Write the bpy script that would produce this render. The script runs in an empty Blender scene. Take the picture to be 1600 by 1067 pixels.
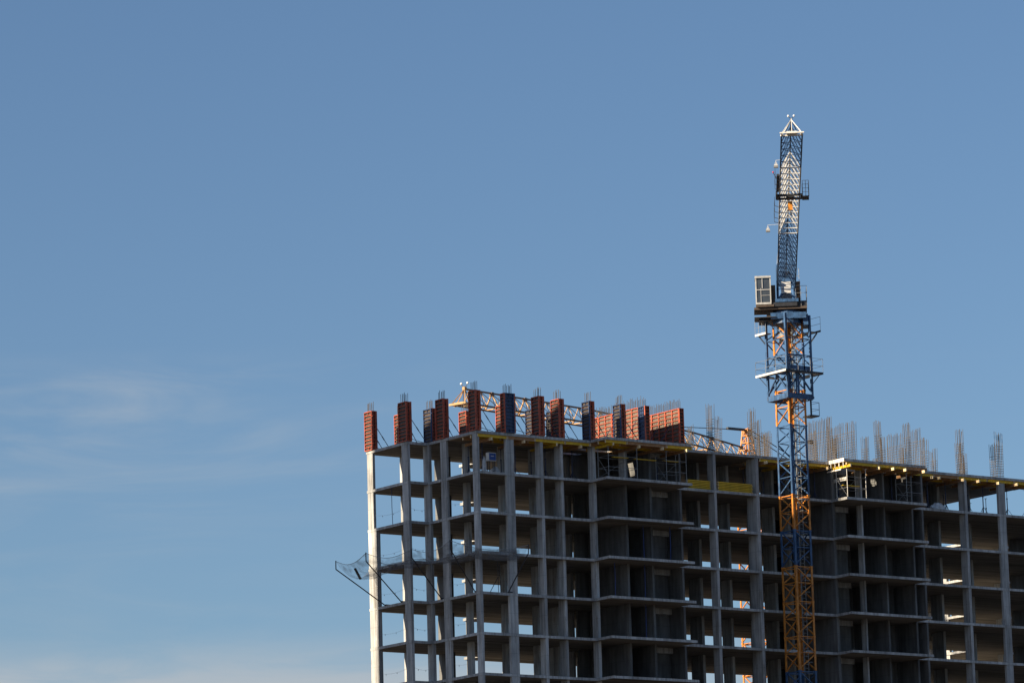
import bpy, math, random
from mathutils import Vector, Matrix
R = random.Random(7)
S = bpy.context.scene
C = S.collection
GZ = -57.0           # ground level; z = 0 is the top of the roof slab
H = 3.0              # storey height

# ------------------------------------------------------------------ helpers
class MB:
    """collects shapes into one mesh; xf maps local points to world points"""
    def __init__(s, xf=None):
        s.v = []; s.f = []; s.m = []; s.xf = xf
    def add(s, vs, fs, m=0):
        b = len(s.v)
        if s.xf: vs = [s.xf(*p) for p in vs]
        s.v += [tuple(p) for p in vs]
        for f in fs:
            s.f.append([b + i for i in f]); s.m.append(m)
        return s
    def box(s, x0, x1, y0, y1, z0, z1, m=0, mb=None):
        vs = [(x0,y0,z0),(x1,y0,z0),(x1,y1,z0),(x0,y1,z0),(x0,y0,z1),(x1,y0,z1),(x1,y1,z1),(x0,y1,z1)]
        s.add(vs, [(4,5,6,7),(0,1,5,4),(1,2,6,5),(2,3,7,6),(3,0,4,7)], m)
        s.add(vs, [(3,2,1,0)], m if mb is None else mb)
        return s
    def beam(s, p, q, w, h=None, m=0, n=4, up=(0,0,1)):
        p = Vector(p); q = Vector(q); d = q - p
        if d.length < 1e-6: return s
        d.normalize(); u = Vector(up)
        if abs(d.dot(u)) > .99: u = Vector((0,1,0)) if abs(d.y) < .9 else Vector((1,0,0))
        a = d.cross(u).normalized(); b = a.cross(d)
        h = w if h is None else h
        if n == 4:
            o = [a*(sx*w/2) + b*(sy*h/2) for sx, sy in ((-1,-1),(1,-1),(1,1),(-1,1))]
        else:
            o = [a*(math.cos(2*math.pi*i/n)*w/2) + b*(math.sin(2*math.pi*i/n)*h/2) for i in range(n)]
        vs = [p+k for k in o] + [q+k for k in o]
        fs = [(i, (i+1)%n, n+(i+1)%n, n+i) for i in range(n)] + [tuple(range(n-1,-1,-1)), tuple(range(n,2*n))]
        return s.add(vs, fs, m)
    def path(s, pts, w, m=0, n=5):
        for a, b in zip(pts, pts[1:]): s.beam(a, b, w, m=m, n=n)
        return s
    def prism(s, poly, z0, z1, m=0, mb=None):
        n = len(poly)
        vs = [(x,y,z0) for x,y in poly] + [(x,y,z1) for x,y in poly]
        s.add(vs, [tuple(range(n,2*n))] + [(i,(i+1)%n,n+(i+1)%n,n+i) for i in range(n)], m)
        s.add(vs, [tuple(range(n-1,-1,-1))], m if mb is None else mb)
        return s
    def ball(s, c, r, m=0, nu=10, nv=6):
        vs = [(c[0],c[1],c[2]-r)]
        for j in range(1, nv):
            t = math.pi*j/nv - math.pi/2
            for i in range(nu):
                a = 2*math.pi*i/nu
                vs.append((c[0]+r*math.cos(t)*math.cos(a), c[1]+r*math.cos(t)*math.sin(a), c[2]+r*math.sin(t)))
        vs.append((c[0],c[1],c[2]+r)); L = len(vs)-1; fs = []
        for i in range(nu):
            fs.append((0, 1+(i+1)%nu, 1+i)); fs.append((L, L-nu+i, L-nu+(i+1)%nu))
        for j in range(nv-2):
            for i in range(nu):
                a = 1+j*nu+i; b = 1+j*nu+(i+1)%nu
                fs.append((a, b, b+nu, a+nu))
        return s.add(vs, fs, m)
    def build(s, name, mats, parent=None, base=None, smooth=False):
        if not isinstance(mats, (list, tuple)): mats = [mats]
        if base is None: base = parent.matrix_world.translation if parent else (0,0,0)
        if parent: base = wloc(parent)
        me = bpy.data.meshes.new(name)
        bx, by, bz = base
        me.from_pydata([(x-bx,y-by,z-bz) for x,y,z in s.v], [], s.f)
        for k in mats: me.materials.append(k)
        me.polygons.foreach_set('material_index', s.m)
        if smooth: me.polygons.foreach_set('use_smooth', [True]*len(s.f))
        me.update()
        o = bpy.data.objects.new(name, me); C.objects.link(o)
        if parent: o.parent = parent
        else: o.location = base
        return o
def wloc(o):
    p = Vector(o.location)
    while o.parent: o = o.parent; p += Vector(o.location)
    return p
def tag(o, label=None, cat=None, group=None, kind=None):
    if label: o['label'] = label
    if cat: o['category'] = cat; o['kind'] = 'thing'
    if group: o['group'] = group
    if kind: o['kind'] = kind
    return o
def thing(name, loc, label, cat, group=None):
    o = bpy.data.objects.new(name, None); C.objects.link(o); o.location = loc
    o.empty_display_size = .3
    return tag(o, label, cat, group)
def lab(o, label): o['label'] = label; return o
ORD = 'first second third fourth fifth sixth seventh eighth ninth tenth eleventh twelfth thirteenth fourteenth fifteenth sixteenth'.split()

# ------------------------------------------------------------------ materials
def mat(name, c1, c2=None, rough=.7, scale=(1,1,1), ns=1.0, metal=0., bump=0., spec=.4, lo=.35, hi=.65, streak=None, storey=False, spl=None):
    m = bpy.data.materials.new(name); m.use_nodes = True
    nt = m.node_tree; N = nt.nodes; L = nt.links
    b = N['Principled BSDF']
    b.inputs['Roughness'].default_value = rough; b.inputs['Metallic'].default_value = metal
    b.inputs['Specular IOR Level'].default_value = spec
    if c2 is None: c2 = tuple(x*.8 for x in c1)
    tc = N.new('ShaderNodeTexCoord'); mp = N.new('ShaderNodeMapping'); mp.inputs['Scale'].default_value = scale
    no = N.new('ShaderNodeTexNoise'); no.inputs['Scale'].default_value = ns; no.inputs['Detail'].default_value = 6; no.inputs['Roughness'].default_value = .62
    L.new(tc.outputs['Object'], mp.inputs['Vector']); L.new(mp.outputs[0], no.inputs['Vector'])
    r = N.new('ShaderNodeValToRGB'); e = r.color_ramp.elements
    e[0].position = lo; e[1].position = hi; e[0].color = (*c2, 1); e[1].color = (*c1, 1)
    L.new(no.outputs['Fac'], r.inputs[0]); col = r.outputs[0]
    if streak:
        mp2 = N.new('ShaderNodeMapping'); mp2.inputs['Scale'].default_value = streak[0]
        n2 = N.new('ShaderNodeTexNoise'); n2.inputs['Scale'].default_value = 1; n2.inputs['Detail'].default_value = 4
        L.new(tc.outputs['Object'], mp2.inputs['Vector']); L.new(mp2.outputs[0], n2.inputs['Vector'])
        r2 = N.new('ShaderNodeValToRGB'); f = r2.color_ramp.elements
        f[0].position = streak[2]; f[1].position = streak[3]; k = streak[1]
        f[0].color = (k,k,k,1); f[1].color = (1,1,1,1)
        mx = N.new('ShaderNodeMix'); mx.data_type = 'RGBA'; mx.blend_type = 'MULTIPLY'; mx.inputs[0].default_value = 1
        L.new(n2.outputs['Fac'], r2.inputs[0]); L.new(col, mx.inputs[6]); L.new(r2.outputs[0], mx.inputs[7]); col = mx.outputs[2]
    if spl:
        mp4 = N.new('ShaderNodeMapping'); mp4.inputs['Scale'].default_value = spl[0]
        n4 = N.new('ShaderNodeTexNoise'); n4.inputs['Scale'].default_value = 1; n4.inputs['Detail'].default_value = 5; n4.inputs['Roughness'].default_value = .7
        L.new(tc.outputs['Object'], mp4.inputs['Vector']); L.new(mp4.outputs[0], n4.inputs['Vector'])
        r4 = N.new('ShaderNodeMapRange'); r4.inputs[1].default_value = spl[2]; r4.inputs[2].default_value = spl[2]+.1; r4.inputs[4].default_value = spl[3]; L.new(n4.outputs['Fac'], r4.inputs[0])
        mx4 = N.new('ShaderNodeMix'); mx4.data_type = 'RGBA'; mx4.inputs[7].default_value = (*spl[1],1)
        L.new(r4.outputs[0], mx4.inputs[0]); L.new(col, mx4.inputs[6]); col = mx4.outputs[2]
    if storey:
        sp = N.new('ShaderNodeSeparateXYZ'); L.new(tc.outputs['Object'], sp.inputs[0])
        def mth(op, a, k=None):
            q = N.new('ShaderNodeMath'); q.operation = op; L.new(a, q.inputs[0])
            if k is not None: q.inputs[1].default_value = k
            return q.outputs[0]
        zd = mth('DIVIDE', sp.outputs['Z'], 3.0); cb_ = N.new('ShaderNodeCombineXYZ')
        L.new(mth('FLOOR', mth('ADD', zd, .001)), cb_.inputs[2]); L.new(mth('FLOOR', mth('DIVIDE', sp.outputs['X'], 1.7)), cb_.inputs[0]); L.new(mth('FLOOR', mth('DIVIDE', sp.outputs['Y'], 2.3)), cb_.inputs[1])
        wn = N.new('ShaderNodeTexWhiteNoise'); L.new(cb_.outputs[0], wn.inputs['Vector'])
        m1 = N.new('ShaderNodeMapRange'); m1.inputs[3].default_value = .74; m1.inputs[4].default_value = 1.12; L.new(wn.outputs['Value'], m1.inputs[0])
        fr = mth('FRACT', mth('MULTIPLY', zd, 2.0)); m2 = N.new('ShaderNodeMapRange'); m2.inputs[1].default_value = 0; m2.inputs[2].default_value = .035; m2.inputs[3].default_value = .72; m2.inputs[4].default_value = 1
        L.new(fr, m2.inputs[0]); ml = N.new('ShaderNodeMath'); ml.operation = 'MULTIPLY'; L.new(m1.outputs[0], ml.inputs[0]); L.new(m2.outputs[0], ml.inputs[1])
        mx3 = N.new('ShaderNodeMix'); mx3.data_type = 'RGBA'; mx3.blend_type = 'MULTIPLY'; mx3.inputs[0].default_value = 1
        L.new(col, mx3.inputs[6]); L.new(ml.outputs[0], mx3.inputs[7]); col = mx3.outputs[2]
    L.new(col, b.inputs['Base Color'])
    if bump:
        bp = N.new('ShaderNodeBump'); bp.inputs['Strength'].default_value = bump; bp.inputs['Distance'].default_value = .02
        L.new(no.outputs['Fac'], bp.inputs['Height']); L.new(bp.outputs[0], b.inputs['Normal'])
    return m
M = {}
M['conc'] = mat('concrete', (.50,.51,.515), (.35,.36,.37), .85, (1,1,.5), 1.3, bump=.3, streak=((5,5,.25), .66, .38, .55), storey=True, spl=((2.2,2.2,.5),(.20,.165,.13),.57,.55))
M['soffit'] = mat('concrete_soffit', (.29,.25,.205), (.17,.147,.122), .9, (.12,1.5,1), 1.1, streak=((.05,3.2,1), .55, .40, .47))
M['wall'] = mat('shaded_concrete_wall', (.19,.195,.20), (.12,.124,.13), .88, (1,1,.5), .9, streak=((3,3,.3), .7, .38, .6), storey=True)  # darkened copy of the concrete: shade of the deep bays put into the colour
M['ground'] = mat('soil', (.08,.072,.062), (.05,.045,.04), .95, (1,1,1), .05)
M['block'] = mat('block_wall', (.40,.36,.32), (.31,.27,.24), .9, (1,1,1), .3)
M['red'] = mat('red_steel', (.56,.105,.042), (.36,.08,.05), .6, (1,1,1), 5, streak=((9,9,1.2), .5, .36, .5), spl=((6,6,5),(.30,.25,.22),.56,.55))
M['blue'] = mat('blue_steel', (.035,.07,.17), (.02,.04,.10), .5, (1,1,1), 4, streak=((9,9,1.2), .6, .36, .5), spl=((6,6,5),(.20,.20,.20),.58,.5))
M['ply'] = mat('dark_ply', (.07,.05,.042), (.035,.028,.026), .6, (1,1,1), 3)
M['plyl'] = mat('pale_ply', (.36,.25,.15), (.24,.17,.11), .7, (1,1,1), 3)
M['plyg'] = mat('worn_ply', (.16,.125,.10), (.09,.07,.06), .7, (1,1,1), 3)
M['yellow'] = mat('yellow_beam', (.72,.48,.03), (.56,.36,.02), .6, (1,1,1), 3, streak=((2,2,4), .7, .35, .5))
M['wood'] = mat('wood_beam', (.42,.24,.12), (.28,.15,.075), .75, (1,1,1), 3)
M['woodend'] = mat('wood_end', (.74,.60,.38), (.62,.48,.28), .75, (1,1,1), 9)
M['white'] = mat('white_paint', (.78,.77,.74), (.62,.60,.56), .5, (1,1,1), 3)
M['galv'] = mat('galvanised', (.30,.31,.32), (.19,.20,.21), .5, (1,1,1), 5, metal=.4)
M['dark'] = mat('dark_steel', (.03,.034,.045), (.018,.02,.026), .5, (1,1,1), 4)
M['navy'] = mat('navy_prop', (.02,.035,.10), (.014,.022,.06), .5, (1,1,1), 4)
M['jgrey'] = mat('jib_grey_white', (.66,.66,.65), (.45,.45,.45), .5, (1,1,1), 3)
M['jblue'] = mat('jib_blue', (.03,.075,.17), (.018,.045,.11), .5, (1,1,1), 2.5)
M['orange'] = mat('crane_orange', (.66,.26,.035), (.42,.15,.03), .5, (1,1,1), 2.5, streak=((6,6,1.5), .55, .35, .5), spl=((4,4,2),(.12,.07,.045),.57,.6))
M['cblue'] = mat('crane_blue', (.045,.12,.27), (.025,.065,.15), .45, (1,1,1), 2.5, streak=((6,6,1.5), .55, .35, .5), spl=((4,4,2),(.10,.085,.075),.58,.6))
M['cream'] = mat('crane_pale_orange', (.47,.28,.12), (.34,.19,.07), .5, (1,1,1), 3)
M['chord'] = mat('shaded_orange_steel', (.20,.11,.06), (.10,.06,.04), .6, (1,1,1), 3)  # darker copy of the jib orange, shade on the chords put into the colour
M['rebar'] = mat('rebar', (.13,.115,.105), (.075,.062,.054), .7, (1,1,1), 6)
M['glass'] = mat('cab_glass', (.05,.06,.07), (.035,.04,.05), .08, (1,1,1), 2, spec=.8)
M['brown'] = mat('rust_brown', (.10,.075,.06), (.06,.045,.038), .7, (1,1,1), 3)
M['sheet'] = mat('plastic_sheet', (.62,.63,.64), (.45,.46,.48), .4, (1,1,1), 4)
M['signblue'] = mat('sign_blue', (.02,.07,.30), (.015,.05,.22), .4, (1,1,1), 3)
M['redlamp'] = mat('red_plastic', (.6,.03,.03), (.5,.02,.02), .3, (1,1,1), 3)
M['cabp'] = mat('cab_grey_paint', (.46,.47,.48), (.33,.34,.35), .5, (1,1,1), 4)
M['lamp'] = mat('white_globe', (.9,.9,.9), (.85,.85,.85), .25, (1,1,1), 3)
# safety net: a woven mesh with holes
def net_mat():
    m = bpy.data.materials.new('net_mesh'); m.use_nodes = True
    nt = m.node_tree; N = nt.nodes; L = nt.links
    b = N['Principled BSDF']; b.inputs['Base Color'].default_value = (.16,.16,.165,1); b.inputs['Roughness'].default_value = .8
    tr = N.new('ShaderNodeBsdfTransparent'); mx = N.new('ShaderNodeMixShader')
    tc = N.new('ShaderNodeTexCoord'); no = N.new('ShaderNodeTexNoise'); no.inputs['Scale'].default_value = 1.6; no.inputs['Detail'].default_value = 6
    r = N.new('ShaderNodeMapRange'); r.inputs[1].default_value = .38; r.inputs[2].default_value = .66; r.inputs[3].default_value = .1; r.inputs[4].default_value = .5
    L.new(tc.outputs['Object'], no.inputs['Vector']); L.new(no.outputs['Fac'], r.inputs[0]); L.new(r.outputs[0], mx.inputs[0])
    L.new(tr.outputs[0], mx.inputs[1]); L.new(b.outputs[0], mx.inputs[2])
    L.new(mx.outputs[0], N['Material Output'].inputs['Surface'])
    return m
M['net'] = net_mat()

# ------------------------------------------------------------------ setting
g = MB()
n = 40; ext = 6000
g.add([(-ext,-ext,GZ),(ext,-ext,GZ),(ext,ext,GZ),(-ext,ext,GZ)], [(0,1,2,3)])
tag(g.build('ground', M['ground']), kind='structure')

# ------------------------------------------------------------------ the concrete frame
B = thing('concrete_frame_building', (0,0,GZ), 'unfinished grey concrete frame building with open storeys and no walls', 'building')
def outline(k):
    xe = 56.6 if k == 0 else 64.
    p = [(0,0),(10.5,0),(10.5,-2.),(18.6,-2.),(18.6,0),(33.95,0),(33.95,-1.9),(42.2,-1.9),(42.2,0),(xe,0)]
    if k == 0: p += [(xe,14.)]
    else: p += [(xe,14.),(75,14.),(75,30),(60.,30),(60.,14.)]
    p += [(8.2,14.),(8.2,12.0),(-1.82,12.0),(-1.82,6.42),(0,6.42)]
    return p
holes = [(11.3,14.3,2.25,2.95),(11.2,13.1,4.5,5.1),(36.0,38.0,1.0,1.75),(40.0,41.7,.6,1.3)]
def cut(rects, holes, z0, z1, mb, m0=0, m1=0):
    for (x0,x1,y0,y1) in rects:
        hs = [h for h in holes if h[0] < x1 and h[1] > x0 and h[2] < y1 and h[3] > y0]
        xs = sorted({x0,x1} | {min(max(v,x0),x1) for h in hs for v in h[:2]})
        for a,b in zip(xs,xs[1:]):
            y = y0
            for h in sorted((h for h in hs if h[0] <= a and h[1] >= b), key=lambda h: h[2]):
                if h[2] > y: mb.box(a,b,y,h[2],z0,z1,m0,m1)
                y = h[3]
            if y < y1: mb.box(a,b,y,y1,z0,z1,m0,m1)
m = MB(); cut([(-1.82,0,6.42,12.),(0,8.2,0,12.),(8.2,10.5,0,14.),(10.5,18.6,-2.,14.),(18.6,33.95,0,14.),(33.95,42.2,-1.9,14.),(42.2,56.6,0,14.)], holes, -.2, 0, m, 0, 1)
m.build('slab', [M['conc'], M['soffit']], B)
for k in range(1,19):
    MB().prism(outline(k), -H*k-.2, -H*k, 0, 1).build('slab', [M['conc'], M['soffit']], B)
front = [(.03,.25,.03,.62),(2.67,3.41,.03,.27),(5.85,6.1,.03,.72),(7.9,8.14,.30,1.1),(10.74,10.99,.03,.68),
         (22.28,22.53,.03,.78),(26.46,26.75,.03,1.2),(37.0,37.16,.03,.6),(13.705,13.895,.06,.75),(47.9,48.15,.03,.8),(51.55,52.26,.03,.28),(55.4,55.65,.03,.75),(60.2,60.45,.03,.75)]
left = [(-1.79,-1.57,6.46,7.25),(.03,.27,6.3,7.05),(.03,.22,4.0,4.78),(1.2,1.45,11.25,11.9)]
row2 = [(1.93,2.18,4.,4.64),(5.1,5.35,4.,4.56),(8.,8.25,4.,4.6),(9.87,10.12,4.,5.14),(12.76,13.,6.0,6.6),(23.76,24.01,4.,5.46),(26.67,26.92,4.,5.13),
        (29.1,29.35,4.,4.57),(31.22,31.47,4.,5.37),(32.77,33.02,4.,5.05),(48.46,48.71,4.,5.36),(51.75,52.,4.,5.05)]
row3 = [(4.74,4.99,8.,8.66),(7.96,8.21,8.,8.57),(10.91,11.16,8.,8.58),(12.79,13.04,8.,9.16),(15.73,15.98,8.,9.58),(18.82,19.07,8.,9.41),(26.89,27.14,8.,9.48),
        (29.84,30.09,8.,9.15),(32.3,32.55,8.,8.58),(34.45,34.7,8.,9.4),(51.94,52.19,8.,9.39),(55.27,55.52,8.,9.07)]
row4 = [(8.39,8.64,13.2,13.88),(11.67,11.92,13.2,13.79),(14.67,14.92,13.2,13.79),(16.59,16.84,13.2,13.9),(19.58,19.83,13.2,13.9),(22.73,22.98,13.2,13.9),
        (30.85,31.1,13.2,13.95),(33.95,34.2,13.2,13.9),(36.45,36.7,13.2,13.8),(38.65,38.9,13.2,13.9),(55.55,55.8,13.2,13.97)]
wingc = [(60.06,60.3,16.5,17.1),(60.06,60.3,20.5,21.2),(60.06,60.3,25.,25.8),(66,66.3,16,16.8),(66,66.3,22,22.8),(60.2,60.5,29.1,29.9),(63.3,63.55,5,5.7),(63.3,63.55,9,9.7),(64.,64.25,14.2,14.9)]
for i, (x0,x1,y0,y1) in enumerate(front + left + row2 + row3 + row4 + wingc):
    m = MB()
    top = -.1 if x1 < 56.6 else -H-.1
    k = 0
    while -H*k > GZ:
        za = -H*(k+1); zb = -H*k-.1
        if zb > top+.01: k += 1; continue
        j = .004*R.uniform(-1,1)
        m.box(x0+j, x1+j, y0+abs(j), y1+abs(j), za-.1, zb if k else -.1, 0)
        k += 1
    m.build('column', M['conc'], B)
# the far corner column is thicker below the second floor down
m = MB(); m.box(-1.79,-1.57,11.18,11.93,-6.1,-.1)
m.box(-1.80,-1.45,10.85,11.95,GZ,-6.1); m.build('column', M['conc'], B)
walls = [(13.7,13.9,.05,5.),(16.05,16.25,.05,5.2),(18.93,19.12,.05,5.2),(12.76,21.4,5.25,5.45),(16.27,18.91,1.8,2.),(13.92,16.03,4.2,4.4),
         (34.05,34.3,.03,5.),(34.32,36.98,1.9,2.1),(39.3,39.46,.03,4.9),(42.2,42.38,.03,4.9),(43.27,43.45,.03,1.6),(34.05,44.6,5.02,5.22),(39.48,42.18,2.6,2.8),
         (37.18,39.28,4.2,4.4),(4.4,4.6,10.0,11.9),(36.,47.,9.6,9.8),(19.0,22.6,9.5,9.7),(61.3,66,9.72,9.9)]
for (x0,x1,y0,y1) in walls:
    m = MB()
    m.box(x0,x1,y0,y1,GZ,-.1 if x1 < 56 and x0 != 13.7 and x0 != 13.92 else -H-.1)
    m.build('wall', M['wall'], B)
# lintel beams over the recessed bays
for (x0,x1,y) in [(16.27,18.91,1.5),(34.32,36.98,1.6)]:
    for k in range(0, 8):
        MB().box(x0,x1,y,y+.28,-H*k-.62,-H*k-.15).build('lintel', M['conc'], B)

# ------------------------------------------------------------------ neighbouring tower beyond the left of the frame
NT = thing('unfinished_tower', (-57,3,GZ), 'taller unfinished block-walled tower standing left of the frame building', 'building')
A_ = Vector((-62.,18.3)); e1 = Vector((.68,-.733)); e2 = Vector((-.733,-.68))
def rect(a,b,c_,d): return [tuple(A_+e1*x+e2*y) for x,y in ((a,c_),(a,d),(b,d),(b,c_))]
MB().prism(rect(.05,25.95,.05,13.95)[::-1],GZ,28.1).build('wall', M['block'], NT)
for k in range(29):
    z = GZ + 3*k
    MB().prism(rect(0,26,0,14)[::-1],z,z+.22 if k < 28 else 28.3).build('slab', M['conc'], NT)

# ------------------------------------------------------------------ roof formwork deck (table forms) and its beams
def deck(x0,x1,y0,y1,label):
    d = MB(); cut([(x0,x1,y0,y1)], holes, -.245, -.204, d)
    tag(d.build('plywood_deck', M['plyl'], base=(x0,y0,-.245)), label, 'plywood sheet', 'plywood decking under the roof slab')
deck(.03,10.48,-.06,3.6,'brown plywood deck under the roof slab at its near corner')
deck(10.4,18.7,-2.08,3.6,'brown plywood deck under the jutting roof slab beside the near corner')
deck(26.9,33.9,-.07,3.6,'brown plywood deck under the roof slab behind the crane mast')
deck(33.85,42.3,-1.99,3.6,'brown plywood deck under the jutting roof slab right of the crane')
deck(42.35,56.5,-.07,3.6,'brown plywood deck under the right end of the roof slab')
def ibeam(p, q, h=.2, w=.08, name='formwork_beam', ma='yellow', label='', group=None, cat='beam'):
    p = Vector(p); q = Vector(q); m = MB(); b = (0,0,h/2-.02)
    m.beam(p+Vector((0,0,h/2-.02)), q+Vector((0,0,h/2-.02)), w, .04)
    m.beam(p-Vector((0,0,h/2-.02)), q-Vector((0,0,h/2-.02)), w, .04)
    m.beam(p, q, .03, h-.08)
    d = (q-p).normalized()
    m.beam(p-d*.012, p+d*(.3 if name == 'cross_beam' and ma == 'wood' else .02), w+.012, h+.012, 1)
    m.beam(q-d*.02, q+d*.012, w+.012, h+.012, 1)
    o = m.build(name, [M[ma], M['woodend'] if ma != 'yellow' else M['woodend']], base=tuple(p))
    return tag(o, label, cat, group)
Gb = 'edge beams under the roof slab'
segs = [(.1,2.75,'yellow',0),(2.85,5.3,'wood',0),(5.4,8.1,'yellow',0),(8.2,10.4,'yellow',0),
        (10.45,12.4,'yellow',-2),(12.5,16.2,'wood',-2),(16.3,18.65,'yellow',-2),
        (26.9,30.2,'yellow',0),(30.3,33.8,'yellow',0),(34.,37.2,'yellow',-1.95),(37.3,40.0,'yellow',-1.95),(40.1,42.25,'wood',-1.95),
        (42.4,44.6,'yellow',0),(44.7,47.2,'wood',0),(47.3,50.3,'yellow',0),(50.4,53.2,'yellow',0),(53.3,56.5,'yellow',0)]
for i, (x0,x1,c,y) in enumerate(segs):
    nm = {'yellow':'yellow','wood':'brown wooden'}[c]
    ibeam((x0,y+.02,-.35),(x1,y+.02,-.35),.2,.09,'formwork_beam',c,
          '%s beam running along the roof edge, %s from the near corner' % (nm, ORD[i] if i < 16 else 'last'), Gb)
    # second line of beams further in
for i, (x0,x1,c,y) in enumerate(segs):
    for yy in (.9, 1.9):
        ibeam((x0,y+yy,-.35),(x1,y+yy,-.35),.2,.09,'formwork_beam','wood' if (i+int(yy))%2 else 'yellow',
              'formwork beam under the roof deck, set in behind the edge beams', 'inner formwork beams under the roof deck')
# cross beams below, ends jutting past the edge
Gc = 'cross beams with ends jutting from the roof edge'
cx = [(1.3,-.12),(4.3,-.12),(7.3,-.12),(9.6,-.1),(11.0,-2.25),(13.6,-2.1),(15.8,-2.15),(18.0,-2.3),
      (27.25,-.45),(29.6,-.3),(33.5,-.35),(34.15,-2.3),(37.2,-2.2),(38.5,-2.42),(39.75,-2.42),(41.65,-2.45),(44.25,-.4),(44.95,-.45),(47.45,-.52),(49.05,-.55),(51.25,-.45),(53.1,-.6)]
for i, (x,y) in enumerate(cx):
    c = 'wood' if i not in (2,4,9,11) else 'yellow'
    side = 'left of the crane mast' if i < 8 else 'right of the crane mast'
    ibeam((x,y,-.56),(x,y+3.4,-.56),.2,.11,'cross_beam',c, 'beam end jutting under the roof edge %s, %s from left' % (side, ORD[i if i < 8 else i-8]), Gc)
# the sun-struck side edge of the right-hand jutting deck
m = MB()
for i in range(7): m.box(33.80,33.835,-1.9+i*.27,-1.9+i*.27+.25,-.2-.02,.06)
for i in range(4): m.box(33.81,33.845,-1.8+i*.5,-1.75+i*.5,-.6,-.22)
m.box(33.79,33.83,-1.5,.2,-.85,-.75)
tag(m.build('edge_board', M['white'], base=(33.8,-1.9,-.2)), 'pale sunlit boards closing the left side of the jutting roof deck', 'boards')

# shoring towers on the jutting bays of the top storey
def shoring(x0,x1,y0,y1,label):
    t = thing('shoring_tower', ((x0+x1)/2,(y0+y1)/2,-3), label, 'scaffold tower', 'shoring towers under the roof slab')
    for (x,y) in ((x0,y0),(x1,y0),(x1,y1),(x0,y1)):
        p = MB(); p.beam((x,y,-3),(x,y,-.66),.048,n=6); p.box(x-.08,x+.08,y-.08,y+.08,-3,-2.98); p.box(x-.1,x+.1,y-.1,y+.1,-.68,-.66)
        p.build('post', M['white' if 30 < x0 < 36 else 'galv'], t)  # sun and shade put into the colour: sunlit tower white, the others grey
    l = MB()
    for z in (-2.2,-1.35):
        l.beam((x0,y0,z),(x1,y0,z),.04,n=5); l.beam((x0,y1,z),(x1,y1,z),.04,n=5)
        l.beam((x0,y0,z),(x0,y1,z),.04,n=5); l.beam((x1,y0,z),(x1,y1,z),.04,n=5)
    l.beam((x0,y1,-2.9),(x1,y1,-1.35),.03,n=5); l.beam((x0,y0,-2.9),(x0,y1,-1.35),.03,n=5)
    l.build('ledger', M['galv'], t)
    return t
shoring(10.9,13.6,-1.7,-.4,'white steel shoring tower on the jutting bay beside the near corner, left one')
shoring(16.4,18.3,-1.7,-.4,'white steel shoring tower on the left jutting bay, right one by the beam stack')
shoring(34.3,36.2,-1.6,-.3,'white steel shoring tower lit by the sun on the jutting bay right of the crane')
shoring(40.4,42.0,-1.6,-.3,'white steel shoring tower at the right end of the jutting bay right of the crane')
# boards on the towers
for i, (x0,x1,y,z) in enumerate([(14.0,16.0,-1.0,-1.32),(16.6,18.0,-1.2,-1.3),(34.4,36.1,-1.0,-1.95),(12.0,13.4,-.9,-1.3)]):
    m = MB(); m.box(x0,x1,y,y+.25,z,z+.05)
    tag(m.build('scaffold_board', M['yellow'], base=(x0,y,z)), 'yellowed board laid across the shoring, %s from the left' % ORD[[1,2,3,0][i]], 'board', 'boards on the shoring towers')
# a lit lattice girder on the right jutting bay
m = MB()
for z in (-1.55,-1.30): m.beam((34.6,1.4,z),(34.6,-1.2,z),.03)
for i in range(14): m.box(34.55,34.60,1.4-i*.19-.13,1.4-i*.19,-1.56,-1.27)
tag(m.build('slatted_panel', M['white'], base=(34.6,1.4,-1.55)), 'pale slatted panel hung inside the jutting top-storey bay right of the crane', 'panel')

# blue steel props
def prop_mesh():
    p = MB(); p.beam((0,0,0),(0,0,1.5),.085,n=7); p.beam((0,0,1.5),(0,0,2.32),.055,n=7)
    p.box(-.08,.08,-.08,.08,0,.012); p.box(-.1,.1,-.1,.1,2.32,2.335); p.beam((0,0,1.46),(0,0,1.56),.12,n=8)
    for a in (0,2.09,4.18): p.beam((0,0,.7),(.45*math.cos(a),.45*math.sin(a),.02),.03,n=4)
    return p
pp = prop_mesh().build('shoring_prop', M['navy'], base=(0,0,0))
spots = []
for x in (1.4,4.4,7.2,9.7): spots += [(x,1.3),(x,3.1)]
for x in (14.6,15.4,17.5): spots += [(x,.9)]
for x in (27.6,29.6,31.5,33.3): spots += [(x,1.2),(x,3.)]
for x in (35.3,38.2,40.8): spots += [(x,.7)]
for x in (44.9,46.8,49.2,50.8,53.4,55.4): spots += [(x,1.1),(x,5.9)]
spots += [(49.9,9.5),(54.2,9.9),(52.2,12.4),(55.9,8.4),(46,2.4),(47.1,4.9)]
for i, (x,y) in enumerate(spots):
    o = pp if i == 0 else pp.copy()
    if i: C.objects.link(o)
    o.location = (x,y,-3.0); o.rotation_euler = (0,0,R.uniform(0,6))
    lft = x < 19
    tag(o, 'dark blue steel prop standing under the roof slab ' + ('left of the beam stacks' if lft else 'right of the beam stacks'), 'prop',
        'shoring props under the left half of the roof' if lft else 'shoring props under the right half of the roof')

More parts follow.
